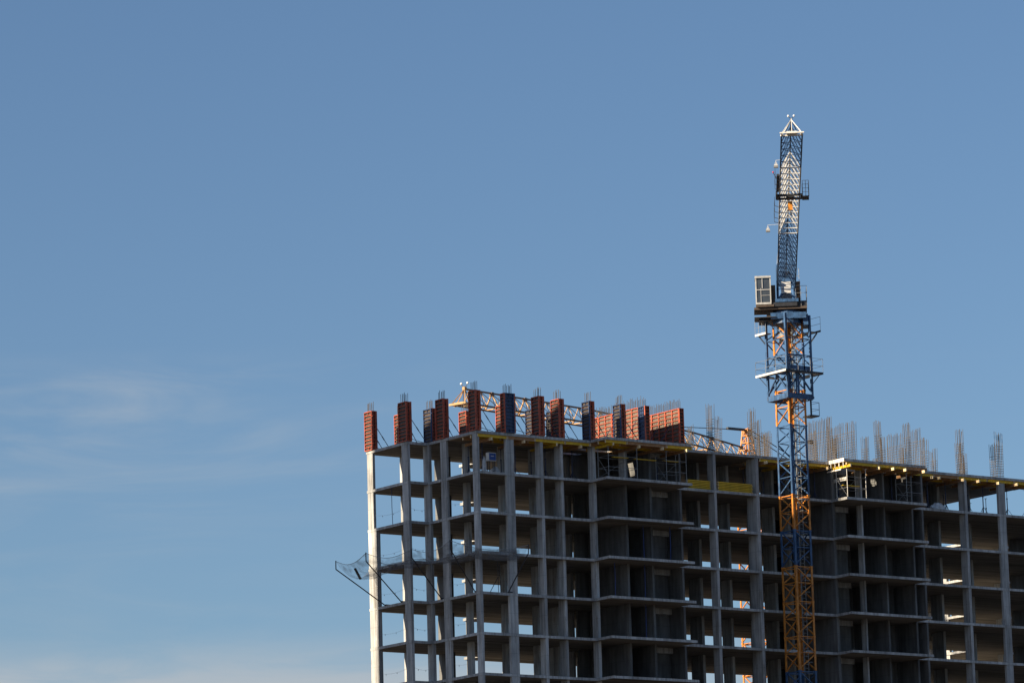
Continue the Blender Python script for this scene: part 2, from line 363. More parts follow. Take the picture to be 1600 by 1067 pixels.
# stacks of yellow beams on the top storey
def stack(x0, x1, y0, rows, layers, where):
    me = MB()
    L = x1-x0
    me.beam((0,0,0),(L,0,0),.10,.08); me.beam((-.012,0,0),(.02,0,0),.104,.084,1); me.beam((L-.02,0,0),(L+.012,0,0),.104,.084,1)
    o0 = me.build('stacked_beam', [M['yellow'],M['woodend']], base=(0,0,0)); first = True
    for l in range(layers):
        for r in range(rows):
            o = o0 if first else o0.copy()
            if not first: C.objects.link(o)
            first = False
            o.location = (x0+R.uniform(-.04,.04), y0+r*.13, -2.945+l*.122)
            tag(o, 'yellow timber beam in the stack %s, layer %d up from the floor' % (where, l+1) if False else 'yellow timber beam lying in the stack %s' % where, 'beam', 'beams in the stack ' + where)
stack(22.75,26.1,.1,3,6,'between the two grey piers left of the crane')
stack(19.9,22.1,.25,3,6,'at the right end of the jutting bay')

# ------------------------------------------------------------------ small things on the floors
t = thing('electrical_cabinet', (2.0,1.05,-3), 'white cabinet with a blue front standing on a frame by the near corner column', 'cabinet')
MB().box(1.62,2.32,.8,1.15,-2.05,-1.42).build('body', M['white'], t)
MB().box(1.68,2.27,.77,.797,-2.0,-1.47).build('door', M['signblue'], t)
m = MB()
for i in range(3): m.box(1.82+i*.1,1.88+i*.1,.758,.766,-1.72,-1.66)
m.build('lettering', M['white'], t)
for x in (1.7,2.2):
    for y in (.85,1.08): MB().box(x,x+.05,y,y+.05,-3,-2.052).build('leg', M['dark'], t)
def heap(name, cx, cy, z, a, b, h, ma, label, cat, seed):
    r = random.Random(seed); nu, nv = 18, 8; vs = []; fs = []
    for j in range(nv+1):
        t_ = j/nv*math.pi/2
        for i in range(nu):
            p = 2*math.pi*i/nu; k = r.uniform(.78,1.16) if j < nv else 1
            vs.append((cx+a*math.cos(t_)*math.cos(p)*k, cy+b*math.cos(t_)*math.sin(p)*k, z+h*math.sin(t_)*r.uniform(.8,1.1) if j else z))
    for j in range(nv):
        for i in range(nu): fs.append((j*nu+i, j*nu+(i+1)%nu, (j+1)*nu+(i+1)%nu, (j+1)*nu+i))
    m = MB(); m.add(vs, fs); return tag(m.build(name, ma, base=(cx,cy,z)), label, cat)
heap('plastic_sheeting', 45.6,.75,-3.0,.85,.45,.62,M['sheet'],'crumpled pale plastic sheeting heaped on the top floor near the right end','plastic sheet',3)
heap('sack', 1.35,1.0,-3.0,.16,.2,1.25,M['sheet'],'tall pale sack standing left of the blue-fronted cabinet','sack',5)
heap('sack', 2.75,1.6,-3.0,.4,.4,.7,M['sheet'],'low grey sack on the floor behind the blue-fronted cabinet','sack',6)
# hanging cable and leaning bars
m = MB(); m.path([(-1.79,8.7,-3.2),(-1.80,8.69,-4.6),(-1.77,8.68,-5.98)], .05)
tag(m.build('hanging_cable', M['navy'], base=(-1.79,8.7,-6)), 'dark cable hanging beside the far left corner columns, below the top floor', 'cable')
for i, (a,b) in enumerate([((2.0,.5,-12),(2.0,.55,-9.6)),((2.2,.5,-12),(2.2,.6,-9.8)),((1.2,.5,-12),(2.0,.55,-10.8))]):
    m = MB(); m.beam(a,b,.05,n=6)
    tag(m.build('steel_bar', M['dark'], base=a), ['upright dark bar left of its twin','upright dark bar right of its twin','dark bar leaning against two uprights'][i] + ' near the corner, below the net', 'bar', 'steel bars standing below the net')
for i, (x,y,k) in enumerate([(24.9,9.3,2),(25.3,9.3,3),(25.0,9.3,1),(8.9,9.0,4),(12.2,9.0,4)]):
    m = MB(); m.beam((x,y,-H*(k+1)),(x,y,-H*(k+1)+1.7),.06,n=6)
    tag(m.build('steel_post', M['dark'], base=(x,y,-H*(k+1))), 'thin dark post standing inside a floor, seen against the sky, %s of its kind' % ORD[i], 'post', 'thin posts standing inside the floors')
for i,(x,y,za,zb_,nm) in enumerate([(15.2,-.1,-6.2,-14.9,'long'),(12.3,-.2,-9.2,-11.9,'short'),(17.6,-.3,-6.2,-9.0,'right-hand')]):
    m = MB(); m.path([(x,y,za),(x+.02,y-.01,(za+zb_)/2),(x-.02,y,zb_)],.05)
    tag(m.build('hanging_hose', M['signblue'], base=(x,y,zb_)), '%s blue hose hanging in front of the bays under the left jutting slab' % nm, 'hose', 'blue hoses on the left jutting bays')
# safety ropes with tags along the left side
for k in range(1,6):
    for (a,b,nm) in [((-1.7,11.1),(-1.7,7.2),'left'),((-1.7,6.5),(.1,6.5),'notch'),((.12,4.0),(.12,.6),'near')]:
        for q in (1.0,):
            z = -H*(k+1)+q; m = MB(); pts = []
            for i in range(9):
                f = i/8; pts.append((a[0]+(b[0]-a[0])*f, a[1]+(b[1]-a[1])*f, z-.18*math.sin(math.pi*f)))
            m.path(pts, .010, n=4)
            for i in (2,5): m.box(pts[i][0]-.01,pts[i][0]+.01,pts[i][1]-.02,pts[i][1]+.02,pts[i][2]-.10,pts[i][2])
            where = {'left':'across the far left bay','notch':'across the stepped-back corner','near':'across the bay beside the near corner'}[nm]
            tag(m.build('safety_rope', M['galv'], base=pts[0]), 'sagging safety rope %s, %s floor below the top one' % (where, ORD[k-1]), 'rope', 'safety ropes on the left side')

# ------------------------------------------------------------------ safety net and its brackets
arms = [((-1.8,9.85,-12.0),(-6.2,9.85,-9.5)),((-1.8,7.7,-12.0),(-6.2,5.8,-9.4)),((0.,5.0,-12.0),(-3.9,3.2,-9.3)),((0.02,.7,-12.0),(-3.4,-1.1,-9.2)),((2.5,-.0,-12.0),(3.3,-1.6,-9.2))]
for i, (a,b) in enumerate(arms):
    t = thing('net_bracket', a, 'dark slanting bracket holding the safety net out from the left side, %s from the left' % ORD[i], 'bracket', 'net brackets')
    m = MB(); m.beam(a,b,.085,n=6); m.beam((a[0],a[1],a[2]+.06),(a[0]+.4,a[1],a[2]+.06),.08); m.build('strut', M['dark'], t)
    m = MB(); m.beam(b,(b[0],b[1],b[2]+.65),.085,n=6); m.build('tip_post', M['dark'], t)
tips = [(b[0],b[1],b[2]+.6) for a,b in arms]
inner = [(-1.8,11.7,-8.95),(-1.8,6.45,-8.95),(0,5.0,-8.95),(0.,.4,-8.95),(3.4,-.02,-8.95)]
m = MB(); nu, nv = 10, 8; r = random.Random(11); grid = []
for s_ in range(4):
    for i in range(nu + (1 if s_ == 3 else 0)):
        f = i/nu; row = []
        for j in range(nv+1):
            h_ = j/nv
            p = Vector(inner[s_]).lerp(Vector(inner[s_+1]), f); q = Vector(tips[s_]).lerp(Vector(tips[s_+1]), f)
            w = p.lerp(q, h_)
            sag = (1.1 if s_ < 1 else .7)*math.sin(math.pi*h_)**.8*(.92+.16*r.random()) + .85*math.sin(math.pi*f)*h_
            w.z -= sag*(.9 if 0 < j < nv else .6 if j == nv else 0)
            row.append(tuple(w))
        grid.append(row)
vs = [p for row in grid for p in row]; W = nv+1
fs = [(i*W+j,(i+1)*W+j,(i+1)*W+j+1,i*W+j+1) for i in range(len(grid)-1) for j in range(nv)]
m.add(vs, fs)
NETO = thing('safety_net', (-1.8,6,-9), 'grey safety net sagging from brackets around the left corner of the building', 'net')
m.build('mesh_sheet', M['net'], NETO, smooth=True)
for e_ in (-1,0): MB().path([row[e_] for row in grid], .03, n=4).build('edge_rope', M['galv'], NETO)
# the apron of net over the edge at the near corner
m = MB(); vs = []; r = random.Random(5)
pts = [(-.06-.02*i%2, 4.2-i*.3) for i in range(14)] + [(i*.3,-.08) for i in range(1,13)]
for (x,y) in pts:
    for j in range(5):
        vs.append((x-.05*r.random(), y-.05*r.random(), -8.72-.22*j-.1*r.random()))
fs = [(i*5+j,(i+1)*5+j,(i+1)*5+j+1,i*5+j+1) for i in range(len(pts)-1) for j in range(4)]
m.add(vs, fs); m.build('edge_apron', M['net'], NETO, smooth=True)
m = MB(); m.beam((-4.6,9.7,-9.35),(-4.1,9.7,-10.15),.22,.08); tag(m.build('timber_offcut', M['dark'], base=(-4.4,9.7,-9.7)), 'dark board caught in the sagging safety net', 'board')

# ------------------------------------------------------------------ column and wall formwork
def panel(mb, o, ux, n, w, h, fm, pm, step=.27, d=.12, cols=None):
    """ribbed steel panel: o = lower left corner, ux along the panel, n outward; frame fm, sheet pm"""
    o = Vector(o); ux = Vector(ux); n = Vector(n); uz = Vector((0,0,1))
    def bx(a0,a1,z0,z1,d0,d1,m):
        P = [o+ux*a+uz*z+n*q for q in (d0,d1) for (a,z) in ((a0,z0),(a1,z0),(a1,z1),(a0,z1))]
        mb.add(P, [(0,1,2,3)[::-1],(4,5,6,7),(0,1,5,4),(1,2,6,5),(2,3,7,6),(3,0,4,7)], m)
    bx(.005,w-.005,.005,h-.005,0,.025,pm)
    e = .055
    bx(0,e,0,h,.026,d,fm); bx(w-e,w,0,h,.026,d,fm)
    bx(e,w-e,0,e,.026,d-.002,fm); bx(e,w-e,h-e,h,.026,d-.002,fm)
    z = step
    while z < h-.12:
        bx(e,w-e,z-.022,z+.022,.026,d-.012,fm); z += step
    if cols:
        for c_ in cols: bx(c_-.035,c_+.035,e,h-e,.026,d-.006,fm)
    else:
        bx(w/2-.012,w/2+.012,e,step-.02,.026,d-.02,fm); bx(w/2-.012,w/2+.012,h-step*.85,h-e,.026,d-.02,fm)
def bars(x0,x1,y0,y1,label,n_=8,top=3.72,bot=.0):
    m = MB(); r = random.Random(int(x0*100+y0*7))
    nx = 2 if x1-x0 < y1-y0 else max(3,n_//2); ny = max(3,n_//2) if x1-x0 < y1-y0 else 2
    for i in range(nx):
        for j in range(ny):
            x = x0+.05+(x1-x0-.1)*i/(nx-1); y = y0+.05+(y1-y0-.1)*j/(ny-1)
            m.beam((x,y,bot),(x+r.uniform(-.03,.03),y+r.uniform(-.03,.03),top+r.uniform(-.1,.1)),.026,n=4)
    return tag(m.build('starter_bars', M['rebar'], base=((x0+x1)/2,(y0+y1)/2,bot)), label, 'rebar', 'rebar poking out of the column forms')
def colform(x0,x1,y0,y1,where,h=3.0,cl='red',cf='red',braces=1,bdir=1):
    g_ = .025
    x0 -= g_; x1 += g_; y0 -= g_; y1 += g_
    nm = {('red','red'):'red',('blue','red'):'blue and red',('red','blue'):'red and blue'}[(cl,cf)]
    t = thing('column_formwork', ((x0+x1)/2,(y0+y1)/2,0), '%s ribbed steel column form %s' % (nm, where), 'formwork', 'column forms on the roof')
    d = .12; mats = [M['red'],M['blue'],M['ply'],M['plyl']]; idx = {'red':0,'blue':1}
    for (o,ux,n,w,c) in [((x0,y1+d,.02),(0,-1,0),(-1,0,0),y1-y0+2*d,cl),((x0-.0,y0,.02),(1,0,0),(0,-1,0),x1-x0,cf),
                         ((x1,y0-d,.02),(0,1,0),(1,0,0),y1-y0+2*d,'red'),((x1,y1,.02),(-1,0,0),(0,1,0),x1-x0,'red')]:
        m = MB()
        sheet = 2
        if c == 'blue' and n == (0,-1,0): sheet = 1
        panel(m, o, ux, n, w, h+R.uniform(-.01,.02), idx[c], sheet)
        # clamps
        for z in (.5,1.2,1.9,2.6):
            p = Vector(o)+Vector(ux)*w+Vector(n)*(.06)+Vector((0,0,z)); q = p+Vector(ux)*.09
            m.beam(p-Vector(ux)*.02, q, .05, .05, idx[c])
        m.build('form_panel', mats, t)
    if braces:
        ym = (y0+y1)/2
        for yy, zt, xe in ((ym-.15,2.05,1.5),(ym+.2,1.55,1.05)):
            xs = x1+d if bdir > 0 else x0-d
            m = MB(); e = (xs+bdir*xe, yy+R.uniform(-.15,.15), .06)
            m.beam((xs,yy,zt),e,.05,n=6); mid = Vector((xs,yy,zt)).lerp(Vector(e),.5); a_ = (Vector(e)-Vector((xs,yy,zt))).normalized()*.18
            m.beam(mid-a_,mid+a_,.075,n=6)
            m.box(e[0]-.1,e[0]+.1,e[1]-.08,e[1]+.08,.004,.05)
            m.build('brace', M['navy'], t)
        m = MB(); xs = x1+d if bdir > 0 else x0-d
        m.beam((xs,ym,.35),(xs+bdir*1.4,ym,.10),.04,n=6); m.build('foot_strut', M['navy'], t)
    bars(x0+.03,x1-.03,y0+.03,y1-.03,'rebar ends above the form '+where, top=3.7, bot=.0)
    return t
colform(-1.78,-1.55,11.15,11.88,'at the far left corner, fully in the sun')
colform(-1.78,-1.55,6.5,7.3,'second from the left on the roof',bdir=1)
colform(.95,1.2,11.2,11.85,'sunlit, peeking out behind the second from the left',braces=0)
colform(1.6,1.85,8.1,8.85,'third from the left, standing back',cl='blue')
colform(4.4,4.6,10.6,11.6,'mostly hidden between the third and fourth',braces=0)
colform(.02,.24,4.2,4.95,'fourth from the left, above the pale edge column')
colform(4.72,4.97,7.9,8.6,'sunlit, half hidden left of the near corner one',braces=0)
colform(.03,.25,.03,.66,'on the near corner of the roof, tallest of all')
colform(5.65,5.9,4.35,5.05,'half hidden just left of the blue-faced one',braces=0)
colform(2.67,3.41,.03,.27,'with broad blue face, right of near corner',cf='blue')
colform(8.85,9.1,4.95,5.65,'set back, second right of the broad blue face',cl='blue',braces=0)
colform(5.85,6.1,.03,.72,'on the front edge right of the broad blue face')
colform(10.7,10.95,4.75,5.45,'set back left of the sun-topped one',cl='blue',braces=0)
colform(7.9,8.14,.3,1.05,'with only its top lit, left of the big gap')
colform(10.55,10.8,.03,.68,'standing alone left of the long wall forms',cl='blue')
colform(13.5,13.75,.03,.68,'standing in front of the long wall form',cl='blue')
def wallform(x0,x1,y0,y1,where,h=3.0,blue_front=False,cols_at=1.2):
    t = thing('wall_formwork', ((x0+x1)/2,(y0+y1)/2,0), 'long red ribbed steel wall form '+where, 'formwork', 'wall forms on the roof')
    mats = [M['red'],M['blue'],M['plyg'],M['ply']]
    y = y0; first = True
    while y < y1-.2:
        w = .75 if (first and blue_front) else min(1.7, y1-y)
        m = MB(); c = 1 if (first and blue_front) else 0
        panel(m,(x0,y+w,.02),(0,-1,0),(-1,0,0),w-.01,h,c,2 if not c else 1,step=.3,cols=[w/2] if w > 1 else None); lab(m.build('form_panel',mats,t),'blue panel') if c else m.build('form_panel',mats,t)
        m = MB(); panel(m,(x1,y,.02),(0,1,0),(1,0,0),w-.01,h,0,2,step=.3,cols=[w/2] if w > 1 else None); m.build('form_panel',mats,t)
        y += w; first = False
    m = MB(); panel(m,(x0-.12,y0,.02),(1,0,0),(0,-1,0),x1-x0+.24,h,0,3); m.build('end_panel',mats,t)
    for yy in (y0+1.,y0+2.6,y0+4.2):
        if yy > y1: continue
        m = MB(); m.beam((x0-.12,yy,2.0),(x0-1.4,yy,.05),.05,n=6); m.box(x0-1.5,x0-1.3,yy-.1,yy+.1,.004,.05); m.build('brace',M['navy'],t)
    m = MB(); yy = y0+.1; r = random.Random(int(x0))
    while yy < y1:
        m.beam((x0+.05,yy,.0),(x0+.05,yy+r.uniform(-.04,.04),3.65+r.uniform(-.12,.25)),.022,n=4); m.beam((x1-.05,yy,.0),(x1-.05,yy+r.uniform(-.04,.04),3.65+r.uniform(-.1,.2)),.022,n=4); yy += .22
    tag(m.build('starter_bars',M['rebar'],base=(x0,y0,0)),'rebar ends above the wall form '+where,'rebar','rebar poking out of the wall forms')
wallform(15.7,15.9,-.2,6.2,'running behind a blue-ribbed column form, nearest the gap',blue_front=True)
wallform(18.78,18.98,-.5,5.0,'with a shadow across it, rightmost of the forms')

# ------------------------------------------------------------------ bare rebar cages and mats on the right half of the roof
def cage(x,y,where,w=.2,l=.65,h=3.7,tie=2.6,along='y'):
    m = MB(); r = random.Random(int(x*31+y*17)); lx,ly = (w,l) if along == 'y' else (l,w)
    tx, ty = r.uniform(-.08,.08), r.uniform(-.07,.07)
    nx = 2 if along == 'y' else 5; ny = 5 if along == 'y' else 2
    for i in range(nx):
        for j in range(ny):
            px = x-lx/2+lx*i/(nx-1); py = y-ly/2+ly*j/(ny-1)
            m.beam((px,py,.0),(px+tx+r.uniform(-.06,.06),py+ty+r.uniform(-.06,.06),h+r.uniform(-.2,.12)),.0235,n=4)
    z = .15
    while z < tie:
        f = z/h; a,b = x+tx*f, y+ty*f; q = .017; zz = z+r.uniform(-.025,.025)
        c_ = [(a-lx/2-.015,b-ly/2-.015,zz),(a+lx/2+.015,b-ly/2-.015,zz),(a+lx/2+.015,b+ly/2+.015,zz),(a-lx/2-.015,b+ly/2+.015,zz)]
        for i in range(4): m.beam(c_[i],c_[(i+1)%4],q,n=4)
        z += .2
    tag(m.build('rebar_cage',M['rebar'],base=(x,y,0)),'bare rebar column cage '+where,'rebar cage','rebar cages on the roof')
for (x,y,h,wh,al) in [(22.4,.4,3.7,'on the front edge just right of the wall forms','y'),(26.1,4.2,3.6,'second row, right of the first front cage','y'),(26.4,8.0,3.5,'in the third row behind the far crane jib','y'),
    (26.6,.5,3.7,'on the front edge left of the near crane mast','y'),(30.1,4.1,3.6,'in the second row just left of the near crane mast','y'),(34.1,8.0,3.5,'in the third row, hard against the crane mast on its left','y'),
    (34.2,.35,3.65,'at the front end of the first mat right of the mast','y'),(37.2,5.7,3.5,'in the second row behind the first long mat','y'),(40.3,6.9,3.5,'in the back row between the two tall mats','y'),
    (42.8,6.1,3.6,'standing dense and alone right of the two tall mats','y'),(48.4,11.4,3.0,'low one at the far back right of the two tall mats','y'),(39.35,.3,3.7,'tallest one near the middle of the right half','y'),
    (44.4,5.8,3.6,'close right of the tallest one, shorter','y'),(42.25,.25,3.7,'tall one between the two small mats','y'),(48.7,8.4,3.5,'brownish low one behind the two small mats','y'),
    (47.8,4.6,3.6,'right of the small mats, first of a falling pair','y'),(51.9,8.2,3.5,'right of the small mats, second of a falling pair','y'),(48.02,.42,3.7,'on the front edge, tall, second from the right end','y'),
    (51.7,4.7,3.5,'behind the tall one second from the right end','y'),(55.3,8.3,3.4,'at back right, last of the group of three near the end','y'),(51.9,.16,3.7,'on the front edge, rightmost tall one','x'),(55.1,4.4,3.6,'behind the rightmost tall one','y')]:
    cage(x,y,wh,h=h,along=al)
def mesh_mat(x,y0,y1,where,h=3.6,tie=2.7,gap=.2):
    m = MB(); r = random.Random(int(x*13+y0*5))
    for xx in (x-.08,x+.08):
        y = y0; 
        while y <= y1+.01:
            m.beam((xx,y,.0),(xx+r.uniform(-.08,.08),y+r.uniform(-.05,.05),h+r.uniform(-.22,.12)),.0215,n=4); y += gap*r.uniform(.8,1.2)
        z = .15
        while z < tie: m.beam((xx,y0-.05,z+r.uniform(-.02,.02)),(xx,y1+.05,z+r.uniform(-.02,.02)),.017,n=4); z += .2
    tag(m.build('rebar_mat',M['rebar'],base=(x,(y0+y1)/2,0)),'upright double rebar mat '+where,'rebar mat','rebar mats for walls on the roof')
mesh_mat(34.15,.8,3.2,'right beside the crane mast')
mesh_mat(37.1,.5,4.0,'longest one, in the middle of the right half',tie=2.8)
mesh_mat(44.2,3.1,5.1,'running back behind the tallest cage')
mesh_mat(44.15,.8,2.0,'short one just right of the tall cage between mats')
mesh_mat(32.6,5.6,7.2,'low one glimpsed behind the first mat beside the crane',h=3.2,tie=2.8)
mesh_mat(9.9,3.6,5.0,'in the gap between column forms and long wall forms',h=2.2,tie=2.1)
m = MB(); m.box(34.4,34.9,3.0,3.15,1.95,2.25); m.beam((34.4,3.08,0),(34.4,3.08,2.0),.04,n=5); m.beam((34.9,3.08,0),(34.9,3.08,2.0),.04,n=5)
tag(m.build('work_box',M['dark'],base=(34.6,3.,0)),'small dark box on legs standing up among the rebar beside the crane mast','box')
# trestle light table glimpsed inside the second mat
m = MB(); m.box(41.7,43.3,3.3,3.6,.95,1.05); 
for a_ in (41.8,43.1): m.beam((a_,3.45,0),(a_+.1,3.45,.95),.04); m.beam((a_+.2,3.45,0),(a_+.1,3.45,.95),.04)
tag(m.build('trestle',M['dark'],base=(42.5,3.4,0)),'dark trestle board standing behind the rebar mats','trestle')

# ------------------------------------------------------------------ the near tower crane
XN, YN, MW = 27.1, -3.6, 1.7
AX = Vector((XN+MW/2, YN+MW/2, 0))
CR = thing('tower_crane', (AX.x,AX.y,GZ), 'blue and orange tower crane in front of the building, jib pointing at the viewer', 'crane')
def mast_module(cx, cy, w, z0, z1, xm, leg=.17, br=.08):
    m = MB(); a = w/2; g_ = .012
    L = {'n':(cx-a,cy-a),'r':(cx+a,cy-a),'f':(cx+a,cy+a),'l':(cx-a,cy+a)}
    for k_,(x,y) in L.items():
        sx = 1 if x < cx else -1; sy = 1 if y < cy else -1
        x_ = x-.0*sx
        m.box(min(x,x+sx*leg),max(x,x+sx*leg),min(y,y+sy*.045),max(y,y+sy*.045),z0+g_,z1-g_)
        m.box(min(x,x+sx*.045),max(x,x+sx*.045),min(y+sy*.046,y+sy*leg),max(y+sy*.046,y+sy*leg),z0+g_,z1-g_)
        m.box(min(x-sx*.02,x+sx*leg*1.1),max(x-sx*.02,x+sx*leg*1.1),min(y-sy*.02,y+sy*leg*1.1),max(y-sy*.02,y+sy*leg*1.1),z1-g_-.12,z1-g_-.004)
    zm = (z0+z1)/2; i_ = .1
    def P(k_,z):
        x,y = L[k_]; return (x+(i_ if x < cx else -i_), y+(i_ if y < cy else -i_), z)
    for p,q in (('l','n'),('n','r'),('r','f'),('f','l')):
        m.beam(P(p,z1-.12),P(q,zm+.12),br); m.beam(P(q,zm-.12),P(p,z0+.12),br)
        m.beam(P(p,z1-.10),P(q,z1-.10),br*.9); m.beam(P(p,zm),P(q,zm+.02),br*.8)
    m.beam(P('l',z1-.2),P('r',z1-.2),br*.6); m.beam(P('n',z1-.28),P('f',z1-.28),br*.6)
    return m
zb = [10.3,7.55,4.8,2.02,-.74,-3.44,-6.18,-8.96,-11.65,-14.34,-17.03]
cols = ['orange','cblue','orange','cblue','cblue','orange','cblue','orange','orange','orange']
z = zb[-1]; i = 0
while z > GZ+.5:
    nz = max(GZ, z-2.72); 
    if nz-GZ < 1: nz = GZ
    zb.append(nz); cols.append(['cblue','orange','orange','orange'][i%4]); z = nz; i += 1
for i, c in enumerate(cols):
    o = mast_module(AX.x,AX.y,MW,zb[i+1],zb[i],c).build('mast_section', M[c], CR)
    o['label'] = 'orange mast section' if c == 'orange' else 'blue mast section'
m = MB()
lx, ly = AX.x+.35, AX.y-.25
for d in (-.2,.2): m.beam((lx+d,ly,GZ),(lx+d,ly,10.3),.05)
z = GZ
while z < 10.2:
    m.beam((lx-.2,ly,z),(lx+.2,ly,z),.03); z += .3
z = GZ+1
while z < 10:
    for a in range(5):
        t0 = math.pi*a/5; t1 = math.pi*(a+1)/5
        m.beam((lx-.33*math.cos(t0),ly-.1-.55*math.sin(t0),z),(lx-.33*math.cos(t1),ly-.1-.55*math.sin(t1),z),.025)
    z += .9
m.build('ladder', M['galv'], CR)
m = MB()
for k_,(dx,dy) in enumerate([(.1,-.45),(.55,.3),(-.05,.2)]): m.beam((AX.x+dx,AX.y+dy,GZ),(AX.x+dx,AX.y+dy,10),.05,n=5)
m.build('power_cable', M['dark'], CR)
# climbing cage around the mast top
cw = 1.2
m = MB()
for sx in (-1,1):
    for sy in (-1,1): m.beam((AX.x+sx*cw,AX.y+sy*cw,4.0),(AX.x+sx*cw,AX.y+sy*cw,10.6),.17)
for (x0,y0,x1,y1) in ((-1,-1,1,-1),(1,-1,1,1),(1,1,-1,1),(-1,1,-1,-1)):
    a = lambda x_,y_,z_: (AX.x+x_*cw,AX.y+y_*cw,z_)
    m.beam(a(x0,y0,4.15),a(x1,y1,4.15),.16,.42)
    m.beam(a(x0,y0,6.4),a(x1,y1,6.4),.12,.3)
    m.beam(a(x0,y0,7.4),a(x1,y1,7.4),.06); m.beam(a(x0,y0,8.7),a(x1,y1,8.7),.06)
    mx, my = (x0+x1)/2, (y0+y1)/2
    m.beam(a(x0,y0,4.5),a(mx,my,5.9),.1); m.beam(a(x1,y1,4.5),a(mx,my,5.9),.1)
    m.beam(a(x0,y0,6.6),a(x1,y1,8.6),.07); m.beam(a(x1,y1,8.8),a(x0,y0,10.3),.07)
m.beam((AX.x-.3,AX.y-cw-.1,4.3),(AX.x-.3,AX.y-cw-.1,6.2),.22); m.beam((AX.x+.5,AX.y-cw,6.2),(AX.x+.5,AX.y-cw,8.4),.12,m=0)
m.build('climbing_frame', M['cblue'], CR)
def platform(z, r0, r1, name='platform', inner=1.25, sides='nlrf', lo=None):
    t = MB(); x, y = AX.x, AX.y; o_ = r1
    S_ = {'n':(x-o_,x+o_,y-o_,y-inner),'f':(x-o_,x+o_,y+inner,y+o_),'l':(x-o_,x-inner,y-inner+.003 if lo is None else y+lo,y+inner-.003 if lo is None else y+o_),'r':(x+inner,x+o_,y-inner+.003,y+inner-.003)}
    for s_ in sides: t.box(*S_[s_], z-.06, z)
    # toe boards
    e = .03
    if 'l' in sides: t.box(x-o_-e,x-o_-.002,y-o_ if lo is None else y+lo,y+o_,z-.10,z+.06,1)
    if 'n' in sides: t.box(x-o_,x+o_,y-o_-e,y-o_-.002,z-.1,z+.05,2)
    if 'r' in sides: t.box(x+o_+.002,x+o_+e,y-o_,y+o_,z-.1,z+.05,2)
    p = t.build(name, [M['galv'],M['white'],M['dark']], CR)
    h = MB(); c_ = {'l':((x-o_,y+o_),(x-o_,y-o_ if lo is None else y+lo)),'n':((x-o_,y-o_),(x+o_,y-o_)),'r':((x+o_,y-o_),(x+o_,y+o_)),'f':((x+o_,y+o_),(x-o_,y+o_))}
    for s_ in sides:
        (ax,ay),(bx_,by_) = c_[s_]
        for q in (.55,1.1): h.beam((ax,ay,z+q),(bx_,by_,z+q),.03,n=5)
        for f in (0,.33,.66,1): h.beam((ax+(bx_-ax)*f,ay+(by_-ay)*f,z),(ax+(bx_-ax)*f,ay+(by_-ay)*f,z+1.1),.03,n=5)
    h.build('railing', M['galv'], p)
    k = MB()
    for sx in (-1,1):
        for sy in (-1,1): k.beam((x+sx*o_*.9,y+sy*o_*.9,z-.08),(x+sx*cw,y+sy*cw,z-.9),.05)
    k.build('bracket', M['dark'], p)
platform(6.0,0,1.85)
platform(9.35,0,1.8,sides='r'); platform(9.25,0,1.8,sides='l',lo=.5)
# small cabin step below the cage, right side
t = MB(); t.box(AX.x+1.25,AX.x+2.1,AX.y-.9,AX.y+.1,2.75,2.85)
p = t.build('side_platform', M['dark'], CR); h = MB()
for z in (3.3,3.85): h.path([(AX.x+1.25,AX.y-.9,z),(AX.x+2.1,AX.y-.9,z),(AX.x+2.1,AX.y+.1,z)],.03)
for (dx,dy) in ((1.25,-.9),(2.1,-.9),(2.1,.1)): h.beam((AX.x+dx,AX.y+dy,2.8),(AX.x+dx,AX.y+dy,3.85),.03)
h.beam((AX.x+1.2,AX.y-.4,4.3),(AX.x+2.0,AX.y-.4,4.3),.18); h.beam((AX.x+1.7,AX.y-.4,4.3),(AX.x+1.7,AX.y-.4,2.8),.1)
h.build('railing', M['dark'], p)
# slewing upper works, turned with the jib
DV = Vector((-.624,-.781,0)).normalized()    # jib direction
RV = Vector((-DV.y, DV.x, 0))                # right as seen from the viewer
RV = Vector((.781,-.624,0))
def U(x,s,z): return (AX.x+RV.x*x+DV.x*s, AX.y+RV.y*x+DV.y*s, z)
m = MB(U); m.prism([(1.15*math.cos(a*math.pi/8)*1.0,1.15*math.sin(a*math.pi/8)) for a in range(16)],9.95,10.9); m.box(-1.3,1.45,-1.2,1.2,10.25,10.72); m.box(1.2,1.6,-.9,.9,9.75,10.6); m.build('slewing_ring', M['cblue'], CR)
m = MB(U)
m.box(-2.55,-.9,-.6,1.3,10.35,10.42); m.box(-2.2,-.6,-1.2,.9,10.2,10.28); m.box(-1.6,-1.1,.2,.8,10.45,11.0,1); m.build('canopy', [M['dark'],M['brown']], CR)
m = MB(U)
m.box(-2.55,1.55,-.9,1.3,10.98,11.16); m.box(-1.2,.8,-1.4,1.45,11.17,11.5,1); m.box(.85,1.5,-.8,1.2,11.17,11.6,1)
m.box(-.9,.9,-1.2,1.5,11.5,11.75,2)
m.build('turntable_deck', [M['brown'],M['dark'],M['cblue']], CR)
h = MB(U)
for z in (12.2,12.75): h.path([(.7,1.3,z),(1.55,1.3,z),(1.55,-.9,z)],.035)
for (x,s_) in ((.7,1.3),(1.1,1.3),(1.55,1.3),(1.55,.2),(1.55,-.9)): h.beam((x,s_,11.16),(x,s_,12.75),.035)
h.path([(.7,-.6,14.5),(1.05,-.6,14.5),(1.05,-.6,12.9)],.035); h.beam((.7,-.6,13.9),(1.05,-.6,13.9),.035)
h.build('railing', M['galv'], CR)
m = MB(U); m.box(.72,1.08,-.5,.3,11.9,13.2); m.box(.70,1.1,-.52,.32,13.2,13.3,1)
for q in range(4): m.box(.74,1.06,.30,.325,12.0+q*.3,12.2+q*.3,1)
m.build('winch_cabinet', [M['brown'],M['wood']], CR)
